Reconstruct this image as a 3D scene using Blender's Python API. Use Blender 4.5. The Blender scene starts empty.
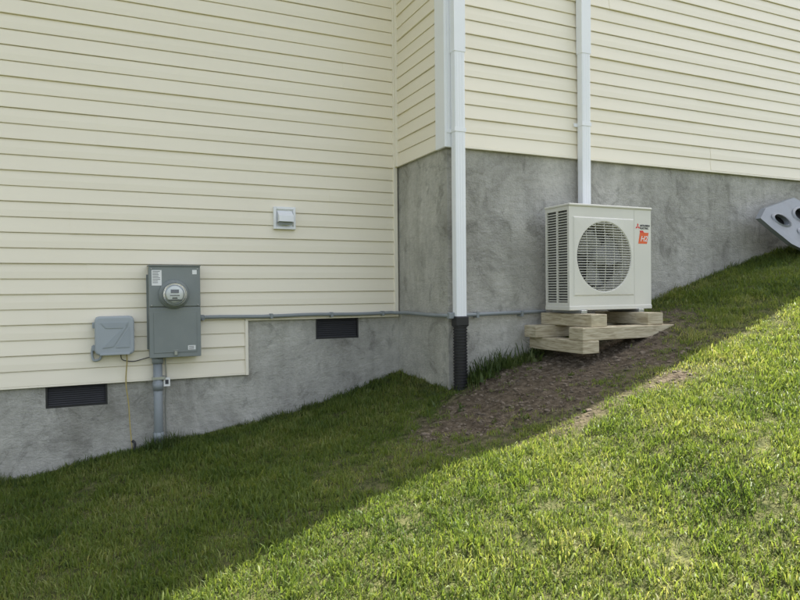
import bpy, bmesh, math, random
import numpy as np
from mathutils import Vector, Matrix, noise as mn
random.seed(7); rng=np.random.default_rng(7)
S=bpy.context.scene
col=S.collection

# ---------------------------------------------------------------- helpers
def newmat(name):
    m=bpy.data.materials.new(name); m.use_nodes=True
    nt=m.node_tree; return m,nt,nt.nodes['Principled BSDF']
def N(nt,t,**k):
    n=nt.nodes.new(t)
    for a,b in k.items(): setattr(n,a,b)
    return n
def mat(name,c,rough=.5,var=.08,scale=6,bump=0.0,bscale=60,metal=0,spec=.5,stretch=(1,1,1),dirt=None,dscale=2.0):
    m,nt,p=newmat(name)
    tc=N(nt,'ShaderNodeTexCoord'); mp=N(nt,'ShaderNodeMapping'); mp.inputs['Scale'].default_value=stretch
    nt.links.new(tc.outputs['Object'],mp.inputs[0])
    nz=N(nt,'ShaderNodeTexNoise'); nz.inputs['Scale'].default_value=scale; nz.inputs['Detail'].default_value=6
    nt.links.new(mp.outputs[0],nz.inputs[0])
    cr=N(nt,'ShaderNodeValToRGB')
    cr.color_ramp.elements[0].position=.3; cr.color_ramp.elements[1].position=.7
    cr.color_ramp.elements[0].color=(*[x*(1-var) for x in c],1); cr.color_ramp.elements[1].color=(*[min(1,x*(1+var)) for x in c],1)
    nt.links.new(nz.outputs[0],cr.inputs[0]); out=cr.outputs[0]
    if dirt:
        n2=N(nt,'ShaderNodeTexNoise'); n2.inputs['Scale'].default_value=dscale; n2.inputs['Detail'].default_value=8; n2.inputs['Roughness'].default_value=.65
        nt.links.new(tc.outputs['Object'],n2.inputs[0])
        r2=N(nt,'ShaderNodeValToRGB'); r2.color_ramp.elements[0].position=.48; r2.color_ramp.elements[1].position=.72
        r2.color_ramp.elements[0].color=(0,0,0,1); r2.color_ramp.elements[1].color=(dirt[3],)*3+(1,)
        nt.links.new(n2.outputs[0],r2.inputs[0])
        mx=N(nt,'ShaderNodeMixRGB'); nt.links.new(r2.outputs[0],mx.inputs[0]); nt.links.new(out,mx.inputs[1]); mx.inputs[2].default_value=(*dirt[:3],1)
        out=mx.outputs[0]
    nt.links.new(out,p.inputs['Base Color'])
    p.inputs['Roughness'].default_value=rough; p.inputs['Metallic'].default_value=metal
    p.inputs['Specular IOR Level'].default_value=spec
    if bump>0:
        nb=N(nt,'ShaderNodeTexNoise'); nb.inputs['Scale'].default_value=bscale; nb.inputs['Detail'].default_value=5
        nt.links.new(mp.outputs[0],nb.inputs[0])
        b=N(nt,'ShaderNodeBump'); b.inputs['Strength'].default_value=bump; b.inputs['Distance'].default_value=.01
        nt.links.new(nb.outputs[0],b.inputs['Height']); nt.links.new(b.outputs[0],p.inputs['Normal'])
    return m
def empty(name,loc=(0,0,0)):
    e=bpy.data.objects.new(name,None); e.location=loc; e.empty_display_size=.1; col.objects.link(e); return e
def link(name,me,m=None,parent=None,smooth=False):
    o=bpy.data.objects.new(name,me); col.objects.link(o)
    if m: me.materials.append(m)
    if parent:
        o.parent=parent; o.matrix_parent_inverse=Matrix.Translation(-parent.location)
    if smooth:
        for p in me.polygons: p.use_smooth=True
    return o
def mesh(name,v,f,m=None,parent=None,smooth=False):
    me=bpy.data.meshes.new(name); me.from_pydata([tuple(a) for a in v],[],f); me.update()
    return link(name,me,m,parent,smooth)
def bmobj(name,bm,m,parent,smooth=False):
    me=bpy.data.meshes.new(name); bm.to_mesh(me); bm.free(); return link(name,me,m,parent,smooth)
def bmbox(bm,lo,hi,mtx=None):
    lo=Vector(lo);hi=Vector(hi); c=(lo+hi)/2; s=hi-lo
    M=Matrix.Translation(c)@Matrix.Diagonal((*s,1))
    if mtx: M=mtx@M
    return bmesh.ops.create_cube(bm,size=1,matrix=M)['verts']
def box(name,lo,hi,m,parent,bevel=0,seg=2,mtx=None):
    bm=bmesh.new(); bmbox(bm,lo,hi,mtx)
    if bevel: bmesh.ops.bevel(bm,geom=bm.edges[:],offset=bevel,segments=seg,affect='EDGES',profile=.5)
    return bmobj(name,bm,m,parent)
def boxes(name,L,m,parent,bevel=0):
    bm=bmesh.new()
    for lo,hi in L: bmbox(bm,lo,hi)
    if bevel: bmesh.ops.bevel(bm,geom=bm.edges[:],offset=bevel,segments=1,affect='EDGES')
    return bmobj(name,bm,m,parent)
def cyl(name,a,b,r,m,parent,seg=24,r2=None,smooth=True,caps=True):
    a=Vector(a);b=Vector(b);d=b-a
    bm=bmesh.new()
    M=Matrix.Translation((a+b)/2)@d.to_track_quat('Z','Y').to_matrix().to_4x4()
    bmesh.ops.create_cone(bm,cap_ends=caps,segments=seg,radius1=r,radius2=r if r2 is None else r2,depth=d.length,matrix=M)
    o=bmobj(name,bm,m,parent)
    if smooth:
        for p in o.data.polygons: p.use_smooth=len(p.vertices)==4
    return o
def tube(name,pts,r,m,parent,res=4):
    cu=bpy.data.curves.new(name,'CURVE'); cu.dimensions='3D'; cu.bevel_depth=r; cu.bevel_resolution=res; cu.use_fill_caps=True
    sp=cu.splines.new('POLY'); sp.points.add(len(pts)-1)
    for i,p in enumerate(pts): sp.points[i].co=(*p,1)
    o=bpy.data.objects.new(name,cu); col.objects.link(o); cu.materials.append(m)
    if parent: o.parent=parent; o.matrix_parent_inverse=Matrix.Translation(-parent.location)
    return o
def smoothpath(pts,n=8):
    P=[Vector(p) for p in pts]; out=[]
    for i in range(len(P)-1):
        p0=P[max(i-1,0)];p1=P[i];p2=P[i+1];p3=P[min(i+2,len(P)-1)]
        for k in range(n):
            t=k/n
            out.append(.5*((2*p1)+(-p0+p2)*t+(2*p0-5*p1+4*p2-p3)*t*t+(-p0+3*p1-3*p2+p3)*t**3))
    out.append(P[-1]); return out
def revolve_y(name,c,prof,m,parent,seg=48):
    v=[];f=[]
    n=len(prof)
    for i in range(seg):
        a=2*math.pi*i/seg
        for r,y in prof: v.append((c[0]+r*math.cos(a),c[1]+y,c[2]+r*math.sin(a)))
    for i in range(seg):
        j=(i+1)%seg
        for k in range(n-1): f.append((i*n+k,i*n+k+1,j*n+k+1,j*n+k))
    return mesh(name,v,f,m,parent,True)

# ---------------------------------------------------------------- layout constants (metres, eye at z=0)
YL=4.80; YR=3.96; XC=2.20          # left wall plane, right wall plane, corner
ZL0=-.585; ZL1=-.188; ZR=1.022; ZTOP=3.8
XS=.96
XMIN=-9; XMAX=15

# ---------------------------------------------------------------- materials
M_side=mat('cream_vinyl_siding',(.885,.815,.665),.42,.015,1.5,.10,9,stretch=(.4,.4,3),dirt=(.81,.735,.575,.2),dscale=1.3)
M_trimc=mat('cream_trim',(.885,.825,.69),.45,.03)
M_white=mat('white_trim',(.88,.89,.91),.4,.02,4,dirt=(.74,.74,.70,.15))
M_dark=mat('dark_void',(.012,.012,.014),.8,.1)
M_black=mat('black_plastic',(.018,.018,.02),.45,.2)
M_grey=mat('grey_painted_steel',(.22,.243,.236),.45,.06,5,.04,30,dirt=(.30,.31,.29,.3),dscale=6)
M_pvc=mat('grey_pvc',(.25,.275,.285),.5,.06)
M_tel=mat('grey_abs_plastic',(.36,.395,.42),.5,.05,3)
M_ivory=mat('ivory_powdercoat',(.70,.68,.61),.4,.03,4)
M_ivory2=mat('ivory_grille',(.56,.55,.49),.45,.03)
M_glass,nt,p=newmat('meter_glass'); p.inputs['Base Color'].default_value=(.85,.88,.88,1); p.inputs['Roughness'].default_value=.05; p.inputs['Transmission Weight'].default_value=.9
M_label=mat('paper_label',(.8,.8,.78),.6,.03)
M_red=mat('red_ink',(.7,.03,.02),.5,.02); M_orange=mat('orange_label',(.80,.13,.03),.5,.05)
M_ink=mat('dark_ink',(.05,.05,.06),.6,.02)
M_steel=mat('galvanised',(.45,.46,.46),.35,.1,metal=.8)
M_shingle=mat('asphalt_shingle',(.09,.085,.08),.95,.3,30,.5,90)
M_yel=mat('tan_cable',(.45,.36,.14),.6,.05)

# parged, weathered concrete
M_conc,nt,p=newmat('parged_concrete')
L_=nt.links.new
tc=N(nt,'ShaderNodeTexCoord')
def noi(sc,det=6,ro=.55,st=None,dist=0):
    n=N(nt,'ShaderNodeTexNoise'); n.inputs['Scale'].default_value=sc; n.inputs['Detail'].default_value=det; n.inputs['Roughness'].default_value=ro; n.inputs['Distortion'].default_value=dist
    if st:
        m_=N(nt,'ShaderNodeMapping'); m_.inputs['Scale'].default_value=st; L_(tc.outputs['Object'],m_.inputs[0]); L_(m_.outputs[0],n.inputs[0])
    else: L_(tc.outputs['Object'],n.inputs[0])
    return n.outputs[0]
def ramp(src,stops):
    c=N(nt,'ShaderNodeValToRGB'); e=c.color_ramp.elements
    e[0].position=stops[0][0]; e[0].color=(*stops[0][1],1); e[1].position=stops[-1][0]; e[1].color=(*stops[-1][1],1)
    for q,cc in stops[1:-1]: x=e.new(q); x.color=(*cc,1)
    L_(src,c.inputs[0]); return c.outputs[0]
def mulc(a,b,fac=1,mode='MULTIPLY'):
    m_=N(nt,'ShaderNodeMixRGB',blend_type=mode); m_.inputs[0].default_value=fac; L_(a,m_.inputs[1]); L_(b,m_.inputs[2]); return m_.outputs[0]
base=ramp(noi(1.1,9,.70,dist=.6),[(.32,(.30,.29,.26)),(.43,(.43,.418,.38)),(.56,(.55,.535,.485)),(.70,(.68,.66,.61))])
streak=ramp(noi(1.0,6,.6,(5,5,.8)),[(.35,(.82,.82,.80)),(.55,(1,1,1)),(.75,(1.04,1.04,1.03))])
fine=ramp(noi(28,6,.7),[(.3,(.84,.84,.83)),(.7,(1.06,1.06,1.06))])
blot=ramp(noi(2.7,7,.68,dist=2.0),[(.37,(.62,.62,.61)),(.46,(1,1,1))])
o_=mulc(mulc(mulc(base,streak),fine),blot,.7)
L_(o_,p.inputs['Base Color']); p.inputs['Roughness'].default_value=.93; p.inputs['Specular IOR Level'].default_value=.2
hb=N(nt,'ShaderNodeMath',operation='MULTIPLY_ADD'); L_(noi(9,6,.6,(1,1,2.2)),hb.inputs[0]); hb.inputs[1].default_value=1.4; L_(noi(70,4,.7),hb.inputs[2])
b=N(nt,'ShaderNodeBump'); b.inputs['Strength'].default_value=.8; b.inputs['Distance'].default_value=.010; L_(hb.outputs[0],b.inputs['Height']); L_(b.outputs[0],p.inputs['Normal'])

# treated lumber
M_wood,nt,p=newmat('pressure_treated_lumber')
tc=N(nt,'ShaderNodeTexCoord'); mp=N(nt,'ShaderNodeMapping'); mp.inputs['Scale'].default_value=(5,5,45)
nt.links.new(tc.outputs['Object'],mp.inputs[0])
nz=N(nt,'ShaderNodeTexNoise'); nz.inputs['Scale'].default_value=2.2; nz.inputs['Detail'].default_value=8; nz.inputs['Distortion'].default_value=.6
nt.links.new(mp.outputs[0],nz.inputs[0])
cr=N(nt,'ShaderNodeValToRGB'); e=cr.color_ramp.elements
e[0].position=.3;e[0].color=(.29,.235,.15,1); e[1].position=.7;e[1].color=(.58,.52,.385,1); x=e.new(.52); x.color=(.48,.42,.29,1)
nt.links.new(nz.outputs[0],cr.inputs[0]); nt.links.new(cr.outputs[0],p.inputs['Base Color']); p.inputs['Roughness'].default_value=.8

# ---------------------------------------------------------------- ground heightfield
PX=[-150,-60,-20,-8,-4,-.585,.35,1.37,2.1,2.5,2.9,3.6,4.1,4.68,6,8,12,25,60,150]
PZ=[-5,-4.2,-2.9,-2.05,-1.64,-1.205,-1.075,-.92,-.72,-.52,-.42,-.22,-.08,.11,.45,.92,1.7,3.0,4.5,6]
xs_=np.linspace(-150,150,30001); zs_=np.interp(xs_,PX,PZ)
kk=np.ones(41)/41; zs_s=np.convolve(np.pad(zs_,20,mode='edge'),kk,mode='valid')
CS=.09
def gz(x,y):
    b=float(np.interp(x,xs_,zs_s))
    d=4.35-y
    if d>6: d=6+(d-6)*.3
    if d<0: d*=.3
    n=.018*mn.noise(Vector((x*1.1,y*1.1,0)))+.010*mn.noise(Vector((x*3.7,y*3.7,5)))+.006*mn.noise(Vector((x*9,y*9,8)))
    n+=.045*math.exp(-((x-3.7)/.32)**2-((y-3.45)/.30)**2)
    n+=.155*math.exp(-((x-1.40)/.85)**2-((y-2.70)/(.95 if y<2.7 else .85))**2)
    return b-CS*d+n
def dirt(x,y):
    d=0
    def g(cx,cy,sx,sy,a): return a*math.exp(-((x-cx)/sx)**2-((y-cy)/sy)**2)
    d+=g(3.0,3.42,.72,.36,1.6)+g(2.35,3.45,.48,.38,1.25)+g(3.10,2.74,.24,.10,.95)+g(2.35,2.78,.26,.10,.85)+g(3.55,2.98,.4,.10,.6)
    d+=g(1.7,3.2,.5,.35,.55)+g(2.6,3.0,.6,.22,.65)+g(3.9,3.6,.3,.25,.6)
    n=mn.noise(Vector((x*2.6,y*2.6,9)))*.5+mn.noise(Vector((x*9,y*9,3)))*.35
    return max(0,min(1,d*(1+n)+n*.25-.12))
def axis(fine0,fine1,step,far):
    a=list(np.arange(fine0,fine1,step)); s=step; v=fine0; lo=[]
    while v>-far: s*=1.25; v-=s; lo.append(v)
    v=fine1; s=step; hi=[fine1]
    while v<far: s*=1.25; v+=s; hi.append(v)
    return lo[::-1]+a+hi
AX=axis(-3,9,.05,300); AY=axis(-1,4.9,.05,300)
V=[];D=[]
for y in AY:
    for x in AX:
        V.append((x,y,gz(x,y))); D.append(dirt(x,y))
nx=len(AX); F=[(j*nx+i,j*nx+i+1,(j+1)*nx+i+1,(j+1)*nx+i) for j in range(len(AY)-1) for i in range(nx-1)]
M_gr,nt,p=newmat('lawn_soil')
at=N(nt,'ShaderNodeAttribute'); at.attribute_name='dirt'
tc=N(nt,'ShaderNodeTexCoord')
n1=N(nt,'ShaderNodeTexNoise'); n1.inputs['Scale'].default_value=22; n1.inputs['Detail'].default_value=8; nt.links.new(tc.outputs['Object'],n1.inputs[0])
c1=N(nt,'ShaderNodeValToRGB'); e=c1.color_ramp.elements; e[0].position=.35;e[0].color=(.04,.05,.018,1);e[1].position=.7;e[1].color=(.14,.14,.06,1)
c2=N(nt,'ShaderNodeValToRGB'); e=c2.color_ramp.elements; e[0].position=.3;e[0].color=(.045,.035,.024,1);e[1].position=.72;e[1].color=(.15,.122,.088,1)
nt.links.new(n1.outputs[0],c1.inputs[0]); nt.links.new(n1.outputs[0],c2.inputs[0])
mx=N(nt,'ShaderNodeMixRGB'); nt.links.new(at.outputs['Fac'],mx.inputs[0]); nt.links.new(c1.outputs[0],mx.inputs[1]); nt.links.new(c2.outputs[0],mx.inputs[2])
nt.links.new(mx.outputs[0],p.inputs['Base Color']); p.inputs['Roughness'].default_value=1; p.inputs['Specular IOR Level'].default_value=.1
nb=N(nt,'ShaderNodeTexNoise'); nb.inputs['Scale'].default_value=60; nb.inputs['Detail'].default_value=6; nt.links.new(tc.outputs['Object'],nb.inputs[0])
b=N(nt,'ShaderNodeBump'); b.inputs['Strength'].default_value=.9; b.inputs['Distance'].default_value=.02; nt.links.new(nb.outputs[0],b.inputs['Height']); nt.links.new(b.outputs[0],p.inputs['Normal'])
g=mesh('ground',V,F,M_gr,None,True)
a=g.data.attributes.new('dirt','FLOAT','POINT'); a.data.foreach_set('value',D)

# ---------------------------------------------------------------- house
house=empty('house',(2.2,4.8,-.6))
def siding(name,P0,d,nrm,L,z0,z1,m,parent,course=.0993):
    """lapped double-4 vinyl siding: courses along d, lap sticks out along nrm"""
    P0=Vector((*P0,0)); d=Vector((*d,0)); nrm=Vector((*nrm,0)); v=[];f=[]
    nc=max(1,math.ceil((z1-z0)/course-1e-4)); off=0
    for c in range(nc):
        if c%2==0:
            off=random.uniform(.3,3.6); step=random.choice([0,1])
        ex=.0016 if c%2==0 else -.0012
        zb=z0+c*course; zt=min(zb+course,z1)
        cuts=[0]+[s for s in np.arange(off,L,3.66)]+[L]
        for k in range(len(cuts)-1):
            a,b=cuts[k],cuts[k+1]
            if b-a<1e-3: continue
            po=.0024*((k+step)%2)
            n=max(1,int((b-a)/.3))
            for q in range(n+1):
                s=a+(b-a)*q/n
                w=po+.0018*mn.noise(Vector((s*1.7+P0.x,zb*3,P0.y)))
                dz=.0020*mn.noise(Vector((s*.9,zb*5+40,P0.y)))
                zf=lambda t: zb+dz+(zt-zb)*t
                prof=[(-.002,zb+dz+.0005),(.0100+w+ex,zb+dz),(.0108+w+ex,zb+dz+.0035),(.0076+w,zf(.45)),(.0020+w,zf(.965)),(-.002,zf(1.0)+.0005)]
                i0=len(v)
                for o,z in prof:
                    pt=P0+d*s+nrm*o; v.append((pt.x,pt.y,z))
                if q>0:
                    for r in range(5):
                        f.append((i0-6+r,i0+r,i0+r+1,i0-6+r+1))
                if q==0 or q==n:
                    f.append(tuple(i0+r for r in range(6)))
    return mesh(name,v,f,m,parent)
siding('siding_left_upper',(XMIN,YL),(1,0),(0,-1),XC-XMIN,ZL1,ZTOP,M_side,house)
siding('siding_left_lower',(XMIN,YL),(1,0),(0,-1),XS-XMIN,ZL0,ZL1,M_side,house,course=(ZL1-ZL0)/4)
siding('siding_return',(XC,YR),(0,1),(-1,0),YL-YR,ZR,ZTOP,M_side,house)
siding('siding_right',(XC,YR),(1,0),(0,-1),XMAX-XC,ZR,ZTOP,M_side,house)
FY=YL+.012; FR=YR+.014; FX=XC+.012
boxes('sheathing',[((XMIN,YL+.006,ZL1-.002),(XC+.3,YL+.2,ZTOP)),((XMIN,YL+.0065,ZL0),(XS,YL+.19,ZL1)),((XC+.006,YR+.006,ZR),(XMAX,YR+.2,ZTOP)),((XC+.0065,YR+.01,ZR),(XC+.2,YL+.1,ZTOP-.01))],M_trimc,house)
def fwall(name,x0,x1,y,z0,z1,holes,m):
    xs=sorted({x0,x1,*[h[0] for h in holes],*[h[1] for h in holes]}); zs=sorted({z0,z1,*[h[2] for h in holes],*[h[3] for h in holes]})
    v=[];f=[]
    def q(*p): i=len(v); v.extend(p); f.append((i,i+1,i+2,i+3))
    for i in range(len(xs)-1):
        for j in range(len(zs)-1):
            cx=(xs[i]+xs[i+1])/2; cz=(zs[j]+zs[j+1])/2
            if any(h[0]<cx<h[1] and h[2]<cz<h[3] for h in holes): continue
            q((xs[i],y,zs[j]),(xs[i+1],y,zs[j]),(xs[i+1],y,zs[j+1]),(xs[i],y,zs[j+1]))
    for h in holes:
        a,b,c,d_=h; Y2=y+.08
        q((a,y,c),(b,y,c),(b,Y2,c),(a,Y2,c)); q((a,y,d_),(b,y,d_),(b,Y2,d_),(a,Y2,d_))
        q((a,y,c),(a,y,d_),(a,Y2,d_),(a,Y2,c)); q((b,y,c),(b,y,d_),(b,Y2,d_),(b,Y2,c))
    return mesh(name,v,f,m,house)
V1=(-.335,.035,-.742,-.590); V2=(1.508,1.862,-.360,-.196)
fwall('foundation_left',XMIN,FX,FY,-3.2,ZL1,[V1,V2],M_conc)
mesh('foundation_return',[(FX,FR,-1.6),(FX,FY,-1.6),(FX,FY,ZR),(FX,FR,ZR)],[(0,1,2,3)],M_conc,house)
mesh('foundation_right',[(FX,FR,-1.6),(XMAX,FR,-1.6),(XMAX,FR,ZR),(FX,FR,ZR)],[(0,1,2,3)],M_conc,house)
def vent(name,h):
    x0,x1,z0,z1=h; e=empty(name,((x0+x1)/2,FY,(z0+z1)/2))
    box('back',(x0,FY+.06,z0),(x1,FY+.07,z1),M_dark,e)
    L=[((x0,FY+.004,z0),(x0+.012,FY+.03,z1)),((x1-.012,FY+.004,z0),(x1,FY+.03,z1)),((x0+.012,FY+.005,z1-.012),(x1-.012,FY+.03,z1)),((x0+.012,FY+.005,z0),(x1-.012,FY+.03,z0+.012))]
    boxes('frame',L,M_black,e)
    bm=bmesh.new(); n=9
    for i in range(n):
        z=z0+.02+(z1-z0-.04)*i/(n-1)
        bmbox(bm,(-(x1-x0)/2+.013,-.010,-.0010),((x1-x0)/2-.013,.010,.0010),Matrix.Translation(((x0+x1)/2,FY+.02,z))@Matrix.Rotation(.7,4,'X'))
    for i in range(1,8):
        x=x0+(x1-x0)*i/8; bmbox(bm,(x-.0015,FY+.032,z0+.01),(x+.0015,FY+.036,z1-.01))
    bmobj('louvres',bm,mat('vent_grey',(.06,.06,.065),.5,.1),e)
vent('foundation_vent',V1); vent('foundation_vent.001',V2)
T=[]
T.append(((XMIN,YL-.016,ZL0-.012),(XS,YL+.004,ZL0-.001)))
T.append(((XS+.002,YL-.016,ZL1-.012),(XC-.03,YL+.004,ZL1-.001)))
T.append(((XC+.018,YR-.016,ZR-.014),(XMAX,YR+.004,ZR-.001)))
T.append(((XC-.016,YR+.13,ZR-.014),(XC+.004,YL-.02,ZR-.001)))
T.append(((XS,YL-.023,ZL0-.014),(XS+.022,YL+.003,ZL1-.0125)))
boxes('starter_trim',T,M_trimc,house,.0015)
boxes('inside_corner_post',[((XC-.032,YL-.024,ZL1-.012),(XC-.001,YL+.001,ZTOP)),((XC-.024,YL-.055,ZR-.012),(XC+.001,YL-.0245,ZTOP))],M_trimc,house,.002)
boxes('outside_corner_post',[((XC-.024,YR-.024,ZR-.02),(XC-.002,YR+.115,ZTOP)),((XC-.0015,YR-.0238,ZR-.02),(XC+.105,YR-.001,ZTOP))],M_white,house,.003)
YE=3.87
zr=ZTOP+.25+ (8.0-YE)*.5
mesh('roof',[(XMIN-.4,YE-.03,ZTOP+.22),(XMAX+.4,YE-.03,ZTOP+.22),(XMAX+.4,8,zr),(XMIN-.4,8,zr),(XMAX+.4,12.4,ZTOP+.22),(XMIN-.4,12.4,ZTOP+.22)],[(0,1,2,3),(3,2,4,5)],M_shingle,house)
box('soffit',(XMIN-.35,YE+.02,ZTOP),(XMAX+.35,12.3,ZTOP+.02),M_white,house)
box('fascia',(XMIN-.4,YE,ZTOP-.02),(XMAX+.4,YE+.018,ZTOP+.2),M_white,house)
boxes('end_walls',[((XMIN-.2,YL+.01,-3.2),(XMIN-.01,12,ZTOP-.002)),((XMAX+.01,YR,-1),(XMAX+.2,12,ZTOP-.002)),((XMIN,11.9,-3),(XMAX,12.05,ZTOP-.002))],M_trimc,house)
mesh('gables',[(XMIN-.1,YE,ZTOP+.2),(XMIN-.1,8,zr-.02),(XMIN-.1,12.3,ZTOP+.2),(XMAX+.1,YE,ZTOP+.2),(XMAX+.1,8,zr-.02),(XMAX+.1,12.3,ZTOP+.2)],[(0,1,2),(3,4,5)],M_trimc,house)

# ---------------------------------------------------------------- downspouts
def downspout(name,x0,z0,z1,yb,straps):
    e=empty(name,(x0+.04,yb-.03,z0))
    w=.083; dpt=.060
    bm=bmesh.new(); bmbox(bm,(x0,yb-dpt,z0),(x0+w,yb,z1))
    ve=[q for q in bm.edges if abs((q.verts[0].co-q.verts[1].co).z)>.1]
    bmesh.ops.bevel(bm,geom=ve,offset=.008,segments=3,affect='EDGES',profile=.5)
    bmobj('pipe',bm,M_white,e)
    L=[]
    for k in (.25,.5,.75):
        L.append(((x0+w*k-.004,yb-dpt-.0012,z0+.01),(x0+w*k+.004,yb-dpt+.001,z1)))
    L.append(((x0-.0012,yb-dpt*.5-.006,z0+.01),(x0+.001,yb-dpt*.5+.006,z1)))
    boxes('ribs',L,M_white,e,.0008)
    bm=bmesh.new()
    for z in straps:
        bmbox(bm,(x0-.003,yb-dpt-.0035,z),(x0+w+.003,yb-dpt-.0014,z+.028)); bmbox(bm,(x0-.0036,yb-dpt-.0014,z+.0002),(x0-.0014,yb+.003,z+.0278)); bmbox(bm,(x0+w+.0005,yb-dpt-.0014,z+.0002),(x0+w+.0032,yb+.003,z+.0278))
        bmbox(bm,(x0-.03,yb+.0005,z+.0001),(x0-.0037,yb+.003,z+.0277))
    bmobj('straps',bm,M_white,e)
    bm=bmesh.new(); z=straps[0]+.55
    bmbox(bm,(x0-.0025,yb-dpt-.0028,z),(x0+w+.0025,yb+.001,z1-.01))
    bmobj('upper_length',bm,M_white,e)
    return e
YD=YR-.027
downspout('downspout',XC+.022,-.185,ZTOP,YD,[1.10])
downspout('downspout.001',3.335,-.02,ZTOP,YR-.02,[1.25])
dp=empty('corrugated_drain_pipe',(XC+.063,YD-.03,-.6))
prof=[]; z=-.24
cx,cy=XC+.063,YD-.035
while z>-.78:
    prof+= [(.050,z),(.050,z-.008),(.044,z-.011),(.044,z-.018)]; z-=.0205
v=[];f=[];sg=32;n=len(prof)
for i in range(sg):
    a=2*math.pi*i/sg
    for r,zz in prof: v.append((cx+r*math.cos(a),cy+r*math.sin(a),zz))
for i in range(sg):
    j=(i+1)%sg
    for k in range(n-1): f.append((i*n+k,j*n+k,j*n+k+1,i*n+k+1))
mesh('corrugated_tube',v,f,M_black,dp,False)
box('downspout_adapter',(cx-.050,cy-.038,-.242),(cx+.050,cy+.038,-.172),M_black,dp,.008)

# ---------------------------------------------------------------- electric meter box
mb=empty('electric_meter_box',(.46,YL,-.1))
x0,x1,z0,z1=.300,.630,-.429,.187; yb=YL-.012; yf=YL-.125
box('enclosure',(x0,yf+.012,z0),(x1,yb,z1),M_grey,mb,.006)
box('cover_upper',(x0-.003,yf,z0+.345),(x1+.003,yf+.0115,z1+.004),M_grey,mb,.004)
box('cover_lower',(x0-.003,yf-.003,z0-.003),(x1+.003,yf+.0114,z0+.338),M_grey,mb,.004)
box('door_panel',(x0+.025,yf-.007,z0+.03),(x1-.025,yf-.0035,z0+.31),M_grey,mb,.0015)
box('rain_hood',(x0-.006,yf-.008,z1+.0045),(x1+.006,yb,z1+.012),M_grey,mb,.002)
boxes('latch',[((.455,yf-.016,z0+.012),(.475,yf-.003,z0+.04)),((.45,yf-.010,z0+.043),(.48,yf-.003,z0+.047))],M_steel,mb,.001)
boxes('flanges',[((x0-.012,yb-.012,z0+.05),(x0-.0005,yb-.009,z1-.05)),((x1+.0005,yb-.012,z0+.05),(x1+.012,yb-.009,z1-.05))],M_grey,mb)
mc=(.458,yf,.000)
revolve_y('meter_ring',mc,[(.100,.002),(.100,-.010),(.094,-.018),(.088,-.020),(.086,-.030),(.079,-.031),(.078,-.012)],M_grey,mb)
revolve_y('meter_base',mc,[(.079,-.020),(.055,-.024),(.0,-.024)],M_steel,mb)
revolve_y('meter_glass_dome',mc,[(.077,-.03),(.076,-.085),(.070,-.098),(.055,-.104),(.0,-.106)],M_glass,mb)
revolve_y('meter_face',mc,[(.060,-.022),(.060,-.070),(.056,-.074),(0,-.074)],M_label,mb)
boxes('meter_register',[((.43,yf-.0765,.008),(.486,yf-.0745,.034)),((.425,yf-.0763,-.012),(.491,yf-.0745,-.006)),((.44,yf-.0763,-.034),(.476,yf-.0745,-.022))],M_ink,mb)
boxes('meter_lower_band',[((.41,yf-.0775,-.05),(.506,yf-.0748,-.038))],M_ink,mb)
boxes('warning_label',[((x0+.016,yf-.0016,.06),(x0+.080,yf-.0005,.165))],M_label,mb)
boxes('warning_label_text',[((x0+.022,yf-.0024,.155-.011*i),(x0+.022+random.uniform(.03,.05),yf-.0018,.158-.011*i)) for i in range(8)],M_ink,mb)
boxes('rating_label',[((x1-.085,yf-.0085,z0+.045),(x1-.035,yf-.0073,z0+.075)),((x1-.05,yf-.0015,z1-.05),(x1-.02,yf-.0005,z1-.02))],M_label,mb)
boxes('rating_label_text',[((x1-.080,yf-.0092,z0+.05+.008*i),(x1-.045,yf-.0087,z0+.053+.008*i)) for i in range(3)],M_ink,mb)
boxes('screws',[((a-.005,yf-.005,b-.005),(a+.005,yf-.0002,b+.005)) for a,b in ((x0+.015,z1-.012),(x1-.015,z1-.012),(x0+.015,-.075),(x1-.015,-.075))],M_steel,mb,.002)
rc=empty('electrical_riser_conduit',(.352,YL-.055,-.7))
cyl('riser',(.352,YL-.055,-1.25),(.352,YL-.055,-.435),.030,M_pvc,rc)
cyl('coupling_top',(.352,YL-.055,-.475),(.352,YL-.055,-.432),.037,M_pvc,rc)
cyl('coupling_mid',(.352,YL-.055,-.66),(.352,YL-.055,-.60),.0345,M_pvc,rc)
cyl('coupling_low',(.352,YL-.055,-1.0),(.352,YL-.055,-.95),.036,M_pvc,rc)
boxes('pipe_clamp',[((.31,YL-.088,-.585),(.394,YL-.0855,-.565)),((.385,YL-.085,-.585),(.40,YL-.012,-.565))],M_steel,rc,.001)
boxes('tag',[((.388,YL-.07,-.635),(.43,YL-.067,-.575))],M_label,rc)
boxes('tag_mark',[((.398,YL-.0715,-.62),(.42,YL-.0705,-.59))],M_ink,rc)
tube('ground_wire',smoothpath([(.405,YL-.03,-.435),(.408,YL-.028,-.6),(.400,YL-.02,-.8),(.41,YL-.02,-1.1)]),.004,M_steel,rc)
hc=empty('electrical_conduit',(1.4,YL-.04,-.165))
zc=-.168; r=.0135
def cpath(x0,x1,y): return [(x0+(x1-x0)*i/10,y,zc+.003*math.sin(i*1.3+x0)) for i in range(11)]
yA=YL-.040; xB=XC-.022; yC=YR-.010
P=cpath(.628,xB-.05,yA)+[(xB-.03,yA-.006,zc),(xB-.010,yA-.02,zc),(xB,yA-.05,zc)]+[(xB,yA-.05-(yA-yC-.08)*i/6,zc+.003*math.sin(i)) for i in range(1,7)]+[(xB+.008,yC-.018,zc),(xB+.02,yC-.026,zc),(xB+.045,yC-.028,zc)]
P+= [(xB+.045+(2.97-xB)*i/8,yC-.028+.012*min(1,i/3),zc+.012*i/8) for i in range(1,9)]
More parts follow.
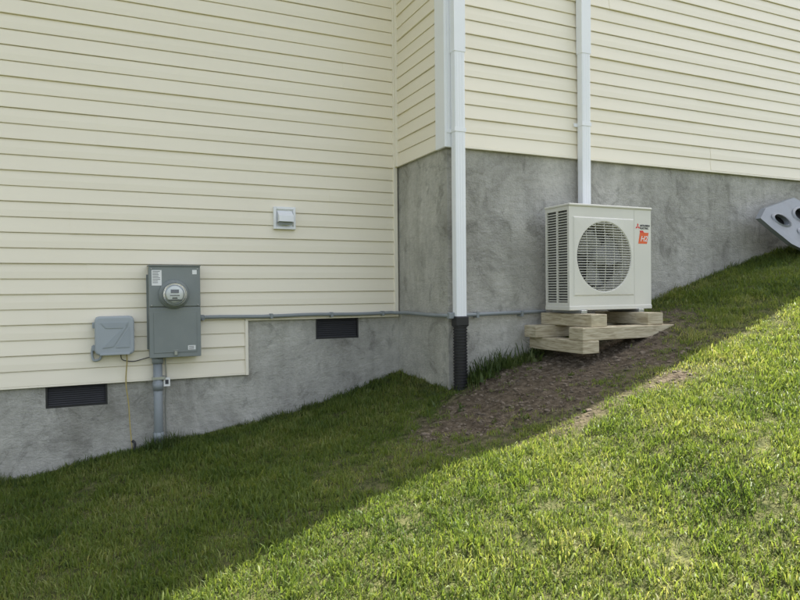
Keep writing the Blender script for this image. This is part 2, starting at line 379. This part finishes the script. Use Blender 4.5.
tube('conduit_run',P,r,M_pvc,hc,5)
bm=bmesh.new()
for x,y in ((.66,yA),(1.15,yA),(1.62,yA),(2.05,yA)): bmbox(bm,(x-.009,y-.017,zc-.019),(x+.009,y+.03,zc+.017))
for x in (2.42,2.8): bmbox(bm,(x-.009,yC-.036,zc-.019),(x+.009,yC+.02,zc+.02))
bmobj('conduit_straps',bm,M_pvc,hc)
box('conduit_body',(xB+.0,yC-.052,zc-.022),(xB+.055,yC-.012,zc+.022),M_pvc,hc,.006)
cyl('box_connector',(.63,yA,zc),(.665,yA,zc),.02,M_pvc,hc)

# ---------------------------------------------------------------- telecom box
tb=empty('telecom_interface_box',(.085,YL,-.27))
x0,x1,z0,z1=-.038,.205,-.402,-.142
box('back_plate',(x0+.006,YL-.05,z0+.004),(x1-.006,YL-.012,z1-.004),M_tel,tb,.012,3)
bm=bmesh.new(); vs=bmbox(bm,(x0,YL-.095,z0),(x1,YL-.045,z1))
ve=[e for e in bm.edges if abs((e.verts[0].co-e.verts[1].co).y)>.01]
bmesh.ops.bevel(bm,geom=ve,offset=.035,segments=6,affect='EDGES',profile=.5)
fe=[e for e in bm.edges if all(v_.co.y<YL-.09 for v_ in e.verts)]
bmesh.ops.bevel(bm,geom=fe,offset=.014,segments=4,affect='EDGES',profile=.5)
bmobj('cover',bm,M_tel,tb)
def slab(name,pts,y0,y1,m,parent):
    bm=bmesh.new(); a=[bm.verts.new((x,y1,z)) for x,z in pts]; b=[bm.verts.new((x,y0,z)) for x,z in pts]
    bm.faces.new(b); n=len(pts)
    bm.faces.new(a[::-1])
    for i in range(n): bm.faces.new((b[i],b[(i+1)%n],a[(i+1)%n],a[i]))
    bmesh.ops.recalc_face_normals(bm,faces=bm.faces[:])
    return bmobj(name,bm,m,parent)
yy=YL-.095
M_tel2=mat('grey_abs_plastic_relief',(.325,.36,.385),.5,.05,3)
slab('emboss_a',[(.0,-.185),(.168,-.185),(.140,-.222),(.03,-.222)],yy-.0040,yy+.0005,M_tel2,tb)
slab('emboss_b',[(.125,-.232),(.168,-.195),(.075,-.345),(.01,-.352)],yy-.0050,yy+.0005,M_tel2,tb)
slab('emboss_c',[(.09,-.352),(.175,-.352),(.175,-.215),(.165,-.232)],yy-.0040,yy+.0005,M_tel2,tb)
box('bottom_lip',(x0+.03,YL-.100,z0+.001),(x1-.03,YL-.0945,z0+.014),M_tel,tb,.002)
boxes('side_hinge',[((x0-.014,YL-.055,z0+.03),(x0+.004,YL-.03,z0+.07)),((x0-.014,YL-.055,z1-.08),(x0+.004,YL-.03,z1-.04))],M_tel,tb,.003)
tube('drop_cable',smoothpath([(.0,YL-.03,z0),(-.01,YL-.03,-.43),(-.045,YL-.03,-.435),(-.055,YL-.025,-.39),(-.05,YL-.02,-.34)]),.008,M_tel,tb)
tube('service_cable',smoothpath([(.155,YL-.04,z0+.01),(.158,YL-.04,-.45),(.150,YL-.03,-.60),(.165,YL-.02,-.75),(.172,YL-.02,-.90),(.185,YL-.025,-1.08)]),.0042,M_yel,tb)
tube('service_cable_b',smoothpath([(.12,YL-.04,z0+.01),(.13,YL-.035,-.44),(.20,YL-.03,-.455),(.27,YL-.03,-.44),(.31,YL-.03,-.43)]),.003,M_black,tb)
tube('cable_stub',smoothpath([(.185,YL-.025,-1.0),(.20,YL-.04,-1.02),(.19,YL-.05,-1.1)]),.009,M_black,tb)

# ---------------------------------------------------------------- dryer vent
dv=empty('dryer_vent',(1.263,YL,.557))
cx,cz=1.262,.562; h=.083
boxes('mounting_block',[((cx-h,YL-.040,cz-h),(cx-h+.018,YL-.006,cz+h)),((cx+h-.018,YL-.040,cz-h),(cx+h,YL-.006,cz+h)),((cx-h+.018,YL-.0398,cz+h-.018),(cx+h-.018,YL-.006,cz+h)),((cx-h+.018,YL-.0398,cz-h),(cx+h-.018,YL-.006,cz-h+.018))],M_white,dv,.002)
box('vent_plate',(cx-h+.017,YL-.022,cz-h+.017),(cx+h-.017,YL-.01,cz+h-.017),M_white,dv)
hx0,hx1=cx-.055,cx+.055
v=[(hx0,YL-.022,cz+.058),(hx1,YL-.022,cz+.058),(hx1,YL-.085,cz+.015),(hx0,YL-.085,cz+.015),(hx0,YL-.088,cz-.030),(hx1,YL-.088,cz-.030),(hx0,YL-.022,cz-.030),(hx1,YL-.022,cz-.030)]
mesh('hood',v,[(0,1,2,3),(3,2,5,4),(0,3,4,6),(1,7,5,2)],M_white,dv)
box('flap',(hx0+.004,YL-.060,cz-.052),(hx1-.004,YL-.056,cz+.02),M_tel2,dv)

# ---------------------------------------------------------------- heat pump condenser
hp=empty('outdoor_heat_pump_unit',(3.30,3.67,-.16))
X0,X1,Yf,Yb,Z0,Z1=2.925,3.680,3.545,3.805,-.140,.600
fc=(3.235,.235); R=.243
seg=64; v=[];f=[]
def rectpt(a,lo,hi,c):
    dx,dz=math.cos(a),math.sin(a); t=1e9
    if dx>1e-9:t=min(t,(hi[0]-c[0])/dx)
    if dx<-1e-9:t=min(t,(lo[0]-c[0])/dx)
    if dz>1e-9:t=min(t,(hi[1]-c[1])/dz)
    if dz<-1e-9:t=min(t,(lo[1]-c[1])/dz)
    return c[0]+dx*t,c[1]+dz*t
SQ=((fc[0]-.268,fc[1]-.268),(fc[0]+.268,fc[1]+.268)); FRR=((X0,Z0+.03),(X1,Z1-.018))
angs=sorted(set([2*math.pi*i/seg for i in range(seg)]+[math.atan2(b-fc[1],a-fc[0])%(2*math.pi) for a in (X0,X1) for b in (Z0+.03,Z1-.018)]))
n=len(angs)
for a in angs:
    ca,sa=math.cos(a),math.sin(a)
    rings=[(fc[0]+R*ca,Yf+.05,fc[1]+R*sa),(fc[0]+R*ca,Yf-.002,fc[1]+R*sa),(fc[0]+(R+.006)*ca,Yf-.008,fc[1]+(R+.006)*sa),(fc[0]+(R+.014)*ca,Yf-.008,fc[1]+(R+.014)*sa)]
    q=rectpt(a,SQ[0],SQ[1],fc); rings.append((q[0],Yf-.006,q[1]))
    q2=(fc[0]+(q[0]-fc[0])*1.03,fc[1]+(q[1]-fc[1])*1.03); rings.append((q2[0],Yf,q2[1]))
    q3=rectpt(a,FRR[0],FRR[1],fc); rings.append((q3[0],Yf,q3[1]))
    v+=rings
K=7
for i in range(n):
    j=(i+1)%n
    for k in range(K-1): f.append((i*K+k,j*K+k,j*K+k+1,i*K+k+1))
mesh('front_panel',v,f,M_ivory,hp)
cd=.012
boxes('casing',[((X0,Yf+.0005,Z0+.03),(X0+cd,Yf+.02,Z1-.018)),((X0,Yb-.02,Z0+.03),(X0+cd,Yb,Z1-.018)),
 ((X1-cd,Yf+.0005,Z0+.03),(X1,Yb,Z1-.018)),((X0+cd,Yb-.004,Z0+.03),(X0+.10,Yb,Z1-.018)),((X1-.3,Yb-.004,Z0+.03),(X1-cd,Yb,Z1-.018)),
 ((X0,Yf+.02,Z1-.045),(X0+cd,Yb-.02,Z1-.018)),((X0,Yf+.02,Z0+.03),(X0+cd,Yb-.02,Z0+.055)),((X0+.0003,Yf+.122,Z0+.055),(X0+cd-.0003,Yf+.138,Z1-.045))],M_ivory,hp)
box('top_lid',(X0-.006,Yf-.009,Z1-.018),(X1+.006,Yb+.006,Z1),M_ivory,hp,.007,3)
box('base_pan',(X0-.003,Yf-.005,Z0),(X1+.003,Yb+.003,Z0+.03),M_ivory,hp,.004)
M_coil=mat('coil_interior',(.10,.10,.10),.7,.1)
boxes('interior',[((X0+.02,Yb-.03,Z0+.03),(X1-.02,Yb-.02,Z1-.02)),((X0+.03,Yf+.13,Z0+.03),(X1-.03,Yb-.031,Z1-.03)),((X0+.016,Yf+.02,Z0+.04),(X0+.022,Yb-.02,Z1-.03))],M_coil,hp)
L=[]
z=Z0+.062
while z<Z1-.05:
    L.append(((X0+.001,Yf+.021,z),(X0+.010,Yf+.121,z+.0075))); L.append(((X0+.001,Yf+.139,z),(X0+.010,Yb-.021,z+.0075))); z+=.0185
boxes('side_louvres',L,M_ivory2,hp)
revolve_y('fan_shroud',(fc[0],Yf,fc[1]),[(R-.001,.03),(R-.02,.06),(R-.02,.12)],M_ivory2,hp)
bm=bmesh.new()
for b_ in range(3):
    vs=[]
    for i in range(7):
        r_=.05+(.205-.05)*i/6
        for j in range(6):
            a=b_*2*math.pi/3+ (j/5-.5)*(1.3+.25*math.sin(i))+i*.07
            vs.append(bm.verts.new((fc[0]+r_*math.cos(a),Yf+.075+(j/5-.5)*.06,fc[1]+r_*math.sin(a))))
    for i in range(6):
        for j in range(5): bm.faces.new((vs[i*6+j],vs[i*6+j+1],vs[(i+1)*6+j+1],vs[(i+1)*6+j]))
M_fan=mat('fan_plastic',(.30,.30,.29),.5,.05)
bmobj('fan_blades',bm,M_fan,hp,True)
revolve_y('fan_hub',(fc[0],Yf,fc[1]),[(.058,.11),(.058,.04),(.05,.034),(0,.032)],M_fan,hp)
v=[];f=[]
def bar(pts,r_):
    i0=len(v)
    for (x,y,z) in pts:
        for k in range(5):
            a=2*math.pi*k/5
            if horizontal: v.append((x,y+r_*math.cos(a),z+r_*math.sin(a)))
            else: v.append((x+r_*math.cos(a),y+r_*math.sin(a),z))
    for i in range(len(pts)-1):
        for k in range(5): f.append((i0+i*5+k,i0+i*5+(k+1)%5,i0+(i+1)*5+(k+1)%5,i0+(i+1)*5+k))
def bow(x,z): return Yf-.004-.016*(1-((x-fc[0])**2+(z-fc[1])**2)/R**2)
horizontal=True; nb_=27
for i in range(nb_):
    z=fc[1]-R+2*R*(i+.5)/nb_; h_=math.sqrt(max(0,R*R-(z-fc[1])**2))
    bar([(fc[0]+h_*(2*t/12-1),bow(fc[0]+h_*(2*t/12-1),z),z) for t in range(13)],.0035)
horizontal=False
for xo in (-.16,-.08,0,.08,.16):
    h_=math.sqrt(R*R-xo*xo)
    bar([(fc[0]+xo,bow(fc[0]+xo,fc[1]+h_*(2*t/12-1))+.005,fc[1]+h_*(2*t/12-1)) for t in range(13)],.0034)
mesh('fan_grille',v,f,M_ivory2,hp,True)
boxes('panel_seam',[((3.515,Yf-.0007,Z0+.034),(3.518,Yf+.0003,Z1-.022))],M_ivory2,hp)
yq=Yf-.0012
def dia(cx,cz,s,rot):
    pts=[(0,0),(s*.5,s*.87),(0,s*1.74),(-s*.5,s*.87)]
    c,s_=math.cos(rot),math.sin(rot); return [(cx+x*c-z*s_,cz+x*s_+z*c) for x,z in pts]
for k,rr in enumerate((0,2.0944,4.1888)):
    slab('badge_mark_%d'%k,dia(3.552,.458,.014,rr),yq,yq+.001,M_red,hp)
def text(s,x,z,size,m,y,shear=0):
    cu=bpy.data.curves.new('label_text','FONT'); cu.body=s; cu.size=size; cu.extrude=.0003; cu.shear=shear; cu.offset=.0006
    o=bpy.data.objects.new('label_text',cu); o.rotation_euler=(math.pi/2,0,0); o.location=(x,y,z); col.objects.link(o); cu.materials.append(m)
    o.parent=hp; o.matrix_parent_inverse=Matrix.Translation(-hp.location)
text('MITSUBISHI',3.574,.460,.0185,M_ink,yq); text('ELECTRIC',3.574,.441,.0185,M_ink,yq)
slab('sticker',[(3.556,.335),(3.640,.335),(3.656,.415),(3.572,.415)],yq,yq+.001,M_orange,hp)
slab('sticker_flash',[(3.573,.4155),(3.613,.4155),(3.601,.430),(3.570,.430)],yq,yq+.001,M_red,hp)
text('H2i',3.573,.352,.056,M_label,yq-.0008,.3)
box('valve_cover',(X1+.001,Yf+.05,Z0+.06),(X1+.045,Yb-.03,Z0+.33),M_ivory,hp,.01)
boxes('feet',[((X0+.08,Yf-.03,Z0-.022),(X0+.13,Yb+.03,Z0-.0005)),((X1-.15,Yf-.03,Z0-.022),(X1-.10,Yb+.03,Z0-.0005))],M_steel,hp,.002)
tube('line_set',smoothpath([(X1+.03,Yb-.06,Z0+.1),(X1+.1,Yb-.02,Z0+.12),(X1+.12,Yb+.06,Z0+.25),(X1+.1,YR-.02,Z0+.4)]),.018,M_black,hp)

# ---------------------------------------------------------------- lumber stand
ls=empty('lumber_stand',(3.2,3.6,-.3))
def timber(n_,lo,hi,rot=0):
    c=(Vector(lo)+Vector(hi))/2; M_=Matrix.Translation(c)@Matrix.Rotation(rot,4,'Z')@Matrix.Translation(-c)
    box(n_,lo,hi,M_wood,ls,.005,2,M_)
th=.085
t0=Z0-.023
timber('top_timber_1',(2.955,3.37,t0-th),(3.095,3.90,t0),.02)
timber('top_timber_2',(3.475,3.37,t0-th),(3.615,3.92,t0),-.02)
m0=t0-th-.0005
timber('cross_timber_1',(2.86,3.34,m0-th),(3.69,3.48,m0),.012)
timber('cross_timber_2',(2.79,3.74,m0-th),(3.68,3.88,m0),-.01)
b0=m0-th-.0005
timber('sill_timber_1',(2.85,3.33,b0-th),(2.99,3.90,b0),.015)
timber('sill_timber_2',(3.5,3.40,b0-th),(3.64,3.90,b0),0)

# ---------------------------------------------------------------- grey moulded panel leaning on the wall
pp=empty('moulded_plastic_panel',(5.3,3.8,.4))
M_pl=mat('grey_moulded_plastic',(.25,.27,.295),.55,.12,5,dirt=(.14,.135,.13,.5),dscale=5)
def sh(pts): return [(x-.33,z-.045) for x,z in pts]
outer=sh([(5.42,.64),(5.55,.735),(6.02,.86),(6.40,.70),(6.36,.42),(5.98,.29),(5.66,.42),(5.50,.56)])
def inset(pts,c,s): return [(c[0]+(x-c[0])*s[0],c[1]+(z-c[1])*s[1]) for x,z in pts]
def holed(name,outer,holes,y,th,lean,m):
    bm=bmesh.new(); rings=[]
    for ring in [outer]+holes:
        vs=[bm.verts.new((x,y,z)) for x,z in ring]; es=[bm.edges.new((vs[i],vs[(i+1)%len(vs)])) for i in range(len(vs))]; rings.append(es)
    bmesh.ops.triangle_fill(bm,use_beauty=True,edges=[e for r_ in rings for e in r_])
    r_=bmesh.ops.extrude_face_region(bm,geom=bm.faces[:])
    for e in r_['geom']:
        if isinstance(e,bmesh.types.BMVert): e.co.y+=th
    bmesh.ops.recalc_face_normals(bm,faces=bm.faces[:])
    for v_ in bm.verts: v_.co.y+=(v_.co.z-.4)*lean
    return bmobj(name,bm,m,pp)
def ell(cx,cz,a,b,rot=0,n=20): return [(cx+a*math.cos(t)*math.cos(rot)-b*math.sin(t)*math.sin(rot),cz+a*math.cos(t)*math.sin(rot)+b*math.sin(t)*math.cos(rot)) for t in [2*math.pi*i/n for i in range(n)]]
H=[sh(q) for q in (ell(5.68,.635,.10,.050,-.1),ell(5.99,.70,.11,.055,.2),ell(5.93,.50,.10,.05,-.3),ell(6.24,.58,.06,.05,0))]
holed('panel',outer,H,3.60,.05,.5,M_pl)
holed('hole_shade_sheet',inset(outer,(5.6,.52),(.86,.80)),[],3.655,.03,.5,M_black)  # black sheet added behind the holes, stands in for the shade inside them
bm=bmesh.new()
for h_ in H:
    cx_=sum(p_[0] for p_ in h_)/len(h_); cz_=sum(p_[1] for p_ in h_)/len(h_)
    o_=inset(h_,(cx_,cz_),(1.18,1.28)); i_=h_
    a=[bm.verts.new((x,3.592+(z-.4)*.5,z)) for x,z in o_]; b=[bm.verts.new((x,3.580+(z-.4)*.5,z)) for x,z in i_]
    for i in range(len(a)): bm.faces.new((a[i],a[(i+1)%len(a)],b[(i+1)%len(a)],b[i]))
bmobj('hole_rims',bm,M_pl,pp,True)

# ---------------------------------------------------------------- grass
def leafmat(name,cols,trans,tcol):
    m,nt,p=newmat(name)
    oi=N(nt,'ShaderNodeAttribute'); oi.attribute_name='rnd'; ge=N(nt,'ShaderNodeNewGeometry')
    bi=N(nt,'ShaderNodeAttribute'); bi.attribute_name='brnd'
    nz=N(nt,'ShaderNodeTexNoise'); nz.inputs['Scale'].default_value=1.6; nz.inputs['Detail'].default_value=5; nt.links.new(ge.outputs['Position'],nz.inputs[0])
    ad=N(nt,'ShaderNodeMath',operation='MULTIPLY_ADD'); nt.links.new(oi.outputs['Fac'],ad.inputs[0]); ad.inputs[1].default_value=.35
    a2=N(nt,'ShaderNodeMath',operation='MULTIPLY_ADD'); nt.links.new(bi.outputs['Fac'],a2.inputs[0]); a2.inputs[1].default_value=.40
    ml=N(nt,'ShaderNodeMath',operation='MULTIPLY_ADD'); nt.links.new(nz.outputs[0],ml.inputs[0]); ml.inputs[1].default_value=1.4; ml.inputs[2].default_value=-.53
    nt.links.new(ml.outputs[0],a2.inputs[2]); nt.links.new(a2.outputs[0],ad.inputs[2])
    cr=N(nt,'ShaderNodeValToRGB'); e=cr.color_ramp.elements
    e[0].position=.0; e[0].color=(*cols[0],1); e[1].position=1; e[1].color=(*cols[-1],1)
    for i,c in enumerate(cols[1:-1]): x=e.new((i+1)/(len(cols)-1)); x.color=(*c,1)
    nt.links.new(ad.outputs[0],cr.inputs[0])
    nt.links.new(cr.outputs[0],p.inputs['Base Color']); p.inputs['Roughness'].default_value=.5; p.inputs['Specular IOR Level'].default_value=.3
    tr=N(nt,'ShaderNodeBsdfTranslucent'); mm=N(nt,'ShaderNodeMixRGB',blend_type='MULTIPLY'); mm.inputs[0].default_value=1
    nt.links.new(cr.outputs[0],mm.inputs[1]); mm.inputs[2].default_value=(*tcol,1); nt.links.new(mm.outputs[0],tr.inputs[0])
    ms=N(nt,'ShaderNodeMixShader'); ms.inputs[0].default_value=trans
    nt.links.new(p.outputs[0],ms.inputs[1]); nt.links.new(tr.outputs[0],ms.inputs[2])
    nt.links.new(ms.outputs[0],nt.nodes['Material Output'].inputs[0]); return m
M_grass=leafmat('grass_blades',[(.050,.088,.022),(.100,.150,.032),(.160,.205,.048),(.30,.30,.135)],.45,(1.7,1.65,1.0))
M_weed=leafmat('weed_leaves',[(.04,.07,.022),(.07,.11,.027),(.13,.15,.05)],.4,(1.4,1.4,1))
def tuft(name,n,rad,lmin,lmax,w,lean,m):
    v=[];f=[];br=[]
    for _ in range(n):
        a=random.uniform(0,6.283); rr=rad*math.sqrt(random.random()); bx,by=rr*math.cos(a),rr*math.sin(a)
        az=random.uniform(0,6.283); dx,dy=math.cos(az),math.sin(az); L=random.uniform(lmin,lmax); th=abs(random.gauss(0,lean))+.1
        ww=w*random.uniform(.7,1.3); fa=az+random.uniform(.8,2.3); px,py=math.cos(fa)*ww/2,math.sin(fa)*ww/2
        x=y=z=0; i0=len(v); th_=th*.4
        for s,k in ((0,1),(.5,.85)):
            if s>0:
                ds_=L*.55; x+=ds_*math.sin(th_);z+=ds_*math.cos(th_); th_+=th*.9
            v.append((bx+dx*x-px*k,by+dy*x-py*k,z-.004)); v.append((bx+dx*x+px*k,by+dy*x+py*k,z-.004))
        x+=L*.45*math.sin(th_);z+=L*.45*math.cos(th_); v.append((bx+dx*x,by+dy*x,z-.004))
        f+=[(i0,i0+1,i0+3,i0+2),(i0+2,i0+3,i0+4)]
        br+=[random.random()]*5
    me=bpy.data.meshes.new(name); me.from_pydata(v,[],f); me.materials.append(m)
    a_=me.attributes.new('brnd','FLOAT','POINT'); a_.data.foreach_set('value',br)
    for p in me.polygons: p.use_smooth=True
    return bpy.data.objects.new(name,me)
def scatter(name,protos,pts,rots,scs,idx):
    c=bpy.data.collections.new(name+'_parts')
    for o in protos: c.objects.link(o)
    me=bpy.data.meshes.new(name); me.from_pydata([tuple(p) for p in pts],[],[])
    def at(n_,t,arr,key):
        a=me.attributes.new(n_,t,'POINT'); a.data.foreach_set(key,np.asarray(arr).ravel())
    at('rot','FLOAT_VECTOR',np.array(rots,dtype=np.float32),'vector'); at('sc','FLOAT',np.array(scs,dtype=np.float32),'value'); at('idx','INT',np.array(idx,dtype=np.int32),'value')
    at('rnd','FLOAT',rng.random(len(pts)).astype(np.float32),'value')
    o=bpy.data.objects.new(name,me); col.objects.link(o)
    ng=bpy.data.node_groups.new(name+'_gn','GeometryNodeTree')
    ng.interface.new_socket('Geometry',in_out='INPUT',socket_type='NodeSocketGeometry'); ng.interface.new_socket('Geometry',in_out='OUTPUT',socket_type='NodeSocketGeometry')
    nd=ng.nodes; gi=nd.new('NodeGroupInput'); go=nd.new('NodeGroupOutput'); ip=nd.new('GeometryNodeInstanceOnPoints'); ci=nd.new('GeometryNodeCollectionInfo'); rz=nd.new('GeometryNodeRealizeInstances')
    ci.inputs['Collection'].default_value=c; ci.inputs['Separate Children'].default_value=True; ci.inputs['Reset Children'].default_value=True
    def na(n_,t):
        q=nd.new('GeometryNodeInputNamedAttribute'); q.data_type=t; q.inputs['Name'].default_value=n_; return q.outputs['Attribute']
    er=nd.new('FunctionNodeEulerToRotation'); L_=ng.links.new
    L_(gi.outputs[0],ip.inputs['Points']); L_(ci.outputs[0],ip.inputs['Instance']); ip.inputs['Pick Instance'].default_value=True
    L_(na('idx','INT'),ip.inputs['Instance Index']); L_(na('rot','FLOAT_VECTOR'),er.inputs[0]); L_(er.outputs[0],ip.inputs['Rotation']); L_(na('sc','FLOAT'),ip.inputs['Scale'])
    L_(ip.outputs[0],rz.inputs[0]); L_(rz.outputs[0],go.inputs[0])
    md=o.modifiers.new('scatter','NODES'); md.node_group=ng
    return o
def blocked(x,y):
    if x<XC+.01 and y>YL-.005: return True
    if x>=XC+.005 and y>YR+.005: return True
    if 2.78<x<3.70 and 3.33<y<3.90: return True
    return False
protos=[tuft('tuft_%d'%i,15,.045,.018,.048,.0044,.85,M_grass) for i in range(10)]
pts=[];rots=[];scs=[];idx=[]
def addp(x,y,s,k=10):
    pts.append((x,y,gz(x,y))); rots.append((random.gauss(0,.15),random.gauss(0,.15),random.uniform(0,6.283))); scs.append(s); idx.append(random.randrange(k))
def region(xa,xb,ya,yb_,dens,sc=1):
    for _ in range(int((xb-xa)*(yb_-ya)*dens)):
        x=random.uniform(xa,xb); y=random.uniform(ya,yb_)
        if blocked(x,y): continue
        d_=dirt(x,y)
        if random.random()<d_*.95: continue
        n_=mn.noise(Vector((x*2.2,y*2.2,20)))*.4+mn.noise(Vector((x*7,y*7,31)))*.45
        if n_<-.26 and random.random()<.55: continue
        addp(x,y,sc*max(.40,(1+n_+random.uniform(-.25,.3))*(1-.4*d_)))
region(-1.6,5.6,1.5,4.8,1250)
region(1.2,4.0,.9,1.5,1250)
region(5.6,9,1.5,4.0,450,1.5); region(-4,-1.6,1.5,4.8,250,1.6); region(-3,1.2,0,1.5,350,1.5); region(1.2,8,0,.9,300,1.5); region(4,8,.9,1.5,350,1.5)
scatter('lawn_grass',protos,pts,rots,scs,idx)
protos=[tuft('weed_%d'%i,14,.05,.05,.13,.0050,.6,M_weed) for i in range(4)]+[tuft('weedb_%d'%i,16,.04,.02,.06,.013,.9,M_weed) for i in range(3)]
pts=[];rots=[];scs=[];idx=[]
for _ in range(560):
    x=random.uniform(-2,2.15); addp(x,YL-.02-abs(random.gauss(0,.07)),random.uniform(.35,1.0)*(.6+.8*mn.noise(Vector((x*2,3,1)))+.1),7)
for _ in range(40): addp(XC-.02-abs(random.gauss(0,.06)),random.uniform(YR,YL),random.uniform(.4,.9),7)
for _ in range(260):
    x=XC+random.random()*4.5; addp(x,YR-.02-abs(random.gauss(0,.05)),random.uniform(.3,.8),7)
for _ in range(48):
    x=random.gauss(2.50,.13); y=min(YR-.02,random.gauss(3.86,.06)); addp(x,y,random.uniform(.4,1.8),7)
for _ in range(40):
    addp(random.gauss(.38,.08),YL-.05-abs(random.gauss(0,.06)),random.uniform(.7,1.2),7)
for _ in range(70):   # coarse weeds dotted through the lawn
    x=random.uniform(-1,4.5); y=random.uniform(1.4,3.7)
    if not blocked(x,y): addp(x,y,random.uniform(.4,.8),7); idx[-1]=random.choice((4,5,6))
scatter('foundation_weeds',protos,pts,rots,scs,idx)
# soil clods and small stones on the bare patches
M_clod=mat('soil_clods',(.13,.105,.078),1,.45,14)
protos=[]
for i in range(5):
    bm=bmesh.new(); bmesh.ops.create_icosphere(bm,subdivisions=2,radius=.010)
    for q in bm.verts:
        q.co*=1+.6*mn.noise(q.co*90+Vector((i*7,0,0))); q.co.z*=.6
    me=bpy.data.meshes.new('clod_%d'%i); bm.to_mesh(me); bm.free(); me.materials.append(M_clod); protos.append(bpy.data.objects.new('clod_%d'%i,me))
pts=[];rots=[];scs=[];idx=[]
for _ in range(9000):
    x=random.uniform(1.3,4.2); y=random.uniform(2.5,3.95)
    if random.random()<dirt(x,y)**2*.5: addp(x,y,.25+abs(random.gauss(0,.55)),5)
scatter('soil_clods',protos,pts,rots,scs,idx)

# ---------------------------------------------------------------- light
sx,sy=.55,.219
sd=Vector((sx,sy,1)).normalized(); el=math.asin(sd.z); rot=math.atan2(sd.x,sd.y)
sl=bpy.data.lights.new('sun','SUN'); sl.energy=14; sl.angle=math.radians(.53); sl.color=(1,.95,.85)
so=bpy.data.objects.new('sun',sl); so.rotation_euler=sd.to_track_quat('Z','Y').to_euler(); so.location=(8,6,12); col.objects.link(so)
w=bpy.data.worlds.new('World'); S.world=w; w.use_nodes=True; nt=w.node_tree
sk=nt.nodes.new('ShaderNodeTexSky'); sk.sky_type='NISHITA'; sk.sun_disc=False; sk.sun_elevation=el; sk.sun_rotation=rot; sk.dust_density=4; sk.air_density=1.0; sk.ozone_density=1
hs=nt.nodes.new('ShaderNodeHueSaturation'); hs.inputs['Saturation'].default_value=.5
nt.links.new(sk.outputs[0],hs.inputs['Color']); nt.links.new(hs.outputs[0],nt.nodes['Background'].inputs[0]); nt.nodes['Background'].inputs[1].default_value=.375
S.view_settings.view_transform='Standard'; S.view_settings.look='None'; S.view_settings.exposure=0

# ---------------------------------------------------------------- camera
cam=bpy.data.cameras.new('camera'); cam.sensor_width=36; cam.lens=36*647/800; cam.clip_end=2000; cam.clip_start=.05
co=bpy.data.objects.new('camera',cam); col.objects.link(co)
r0=Vector((.9074,-.4202,0)).normalized(); f0=Vector((.4202,.9074,0)).normalized(); pz=.0124
fw=(f0*math.cos(pz)-Vector((0,0,1))*math.sin(pz)).normalized(); up=r0.cross(fw).normalized()
rl=.010
up2=up*math.cos(rl)+r0*math.sin(rl); r2=r0*math.cos(rl)-up*math.sin(rl)
co.matrix_world=Matrix(((r2.x,up2.x,-fw.x,0),(r2.y,up2.y,-fw.y,0),(r2.z,up2.z,-fw.z,0),(0,0,0,1)))
S.camera=co
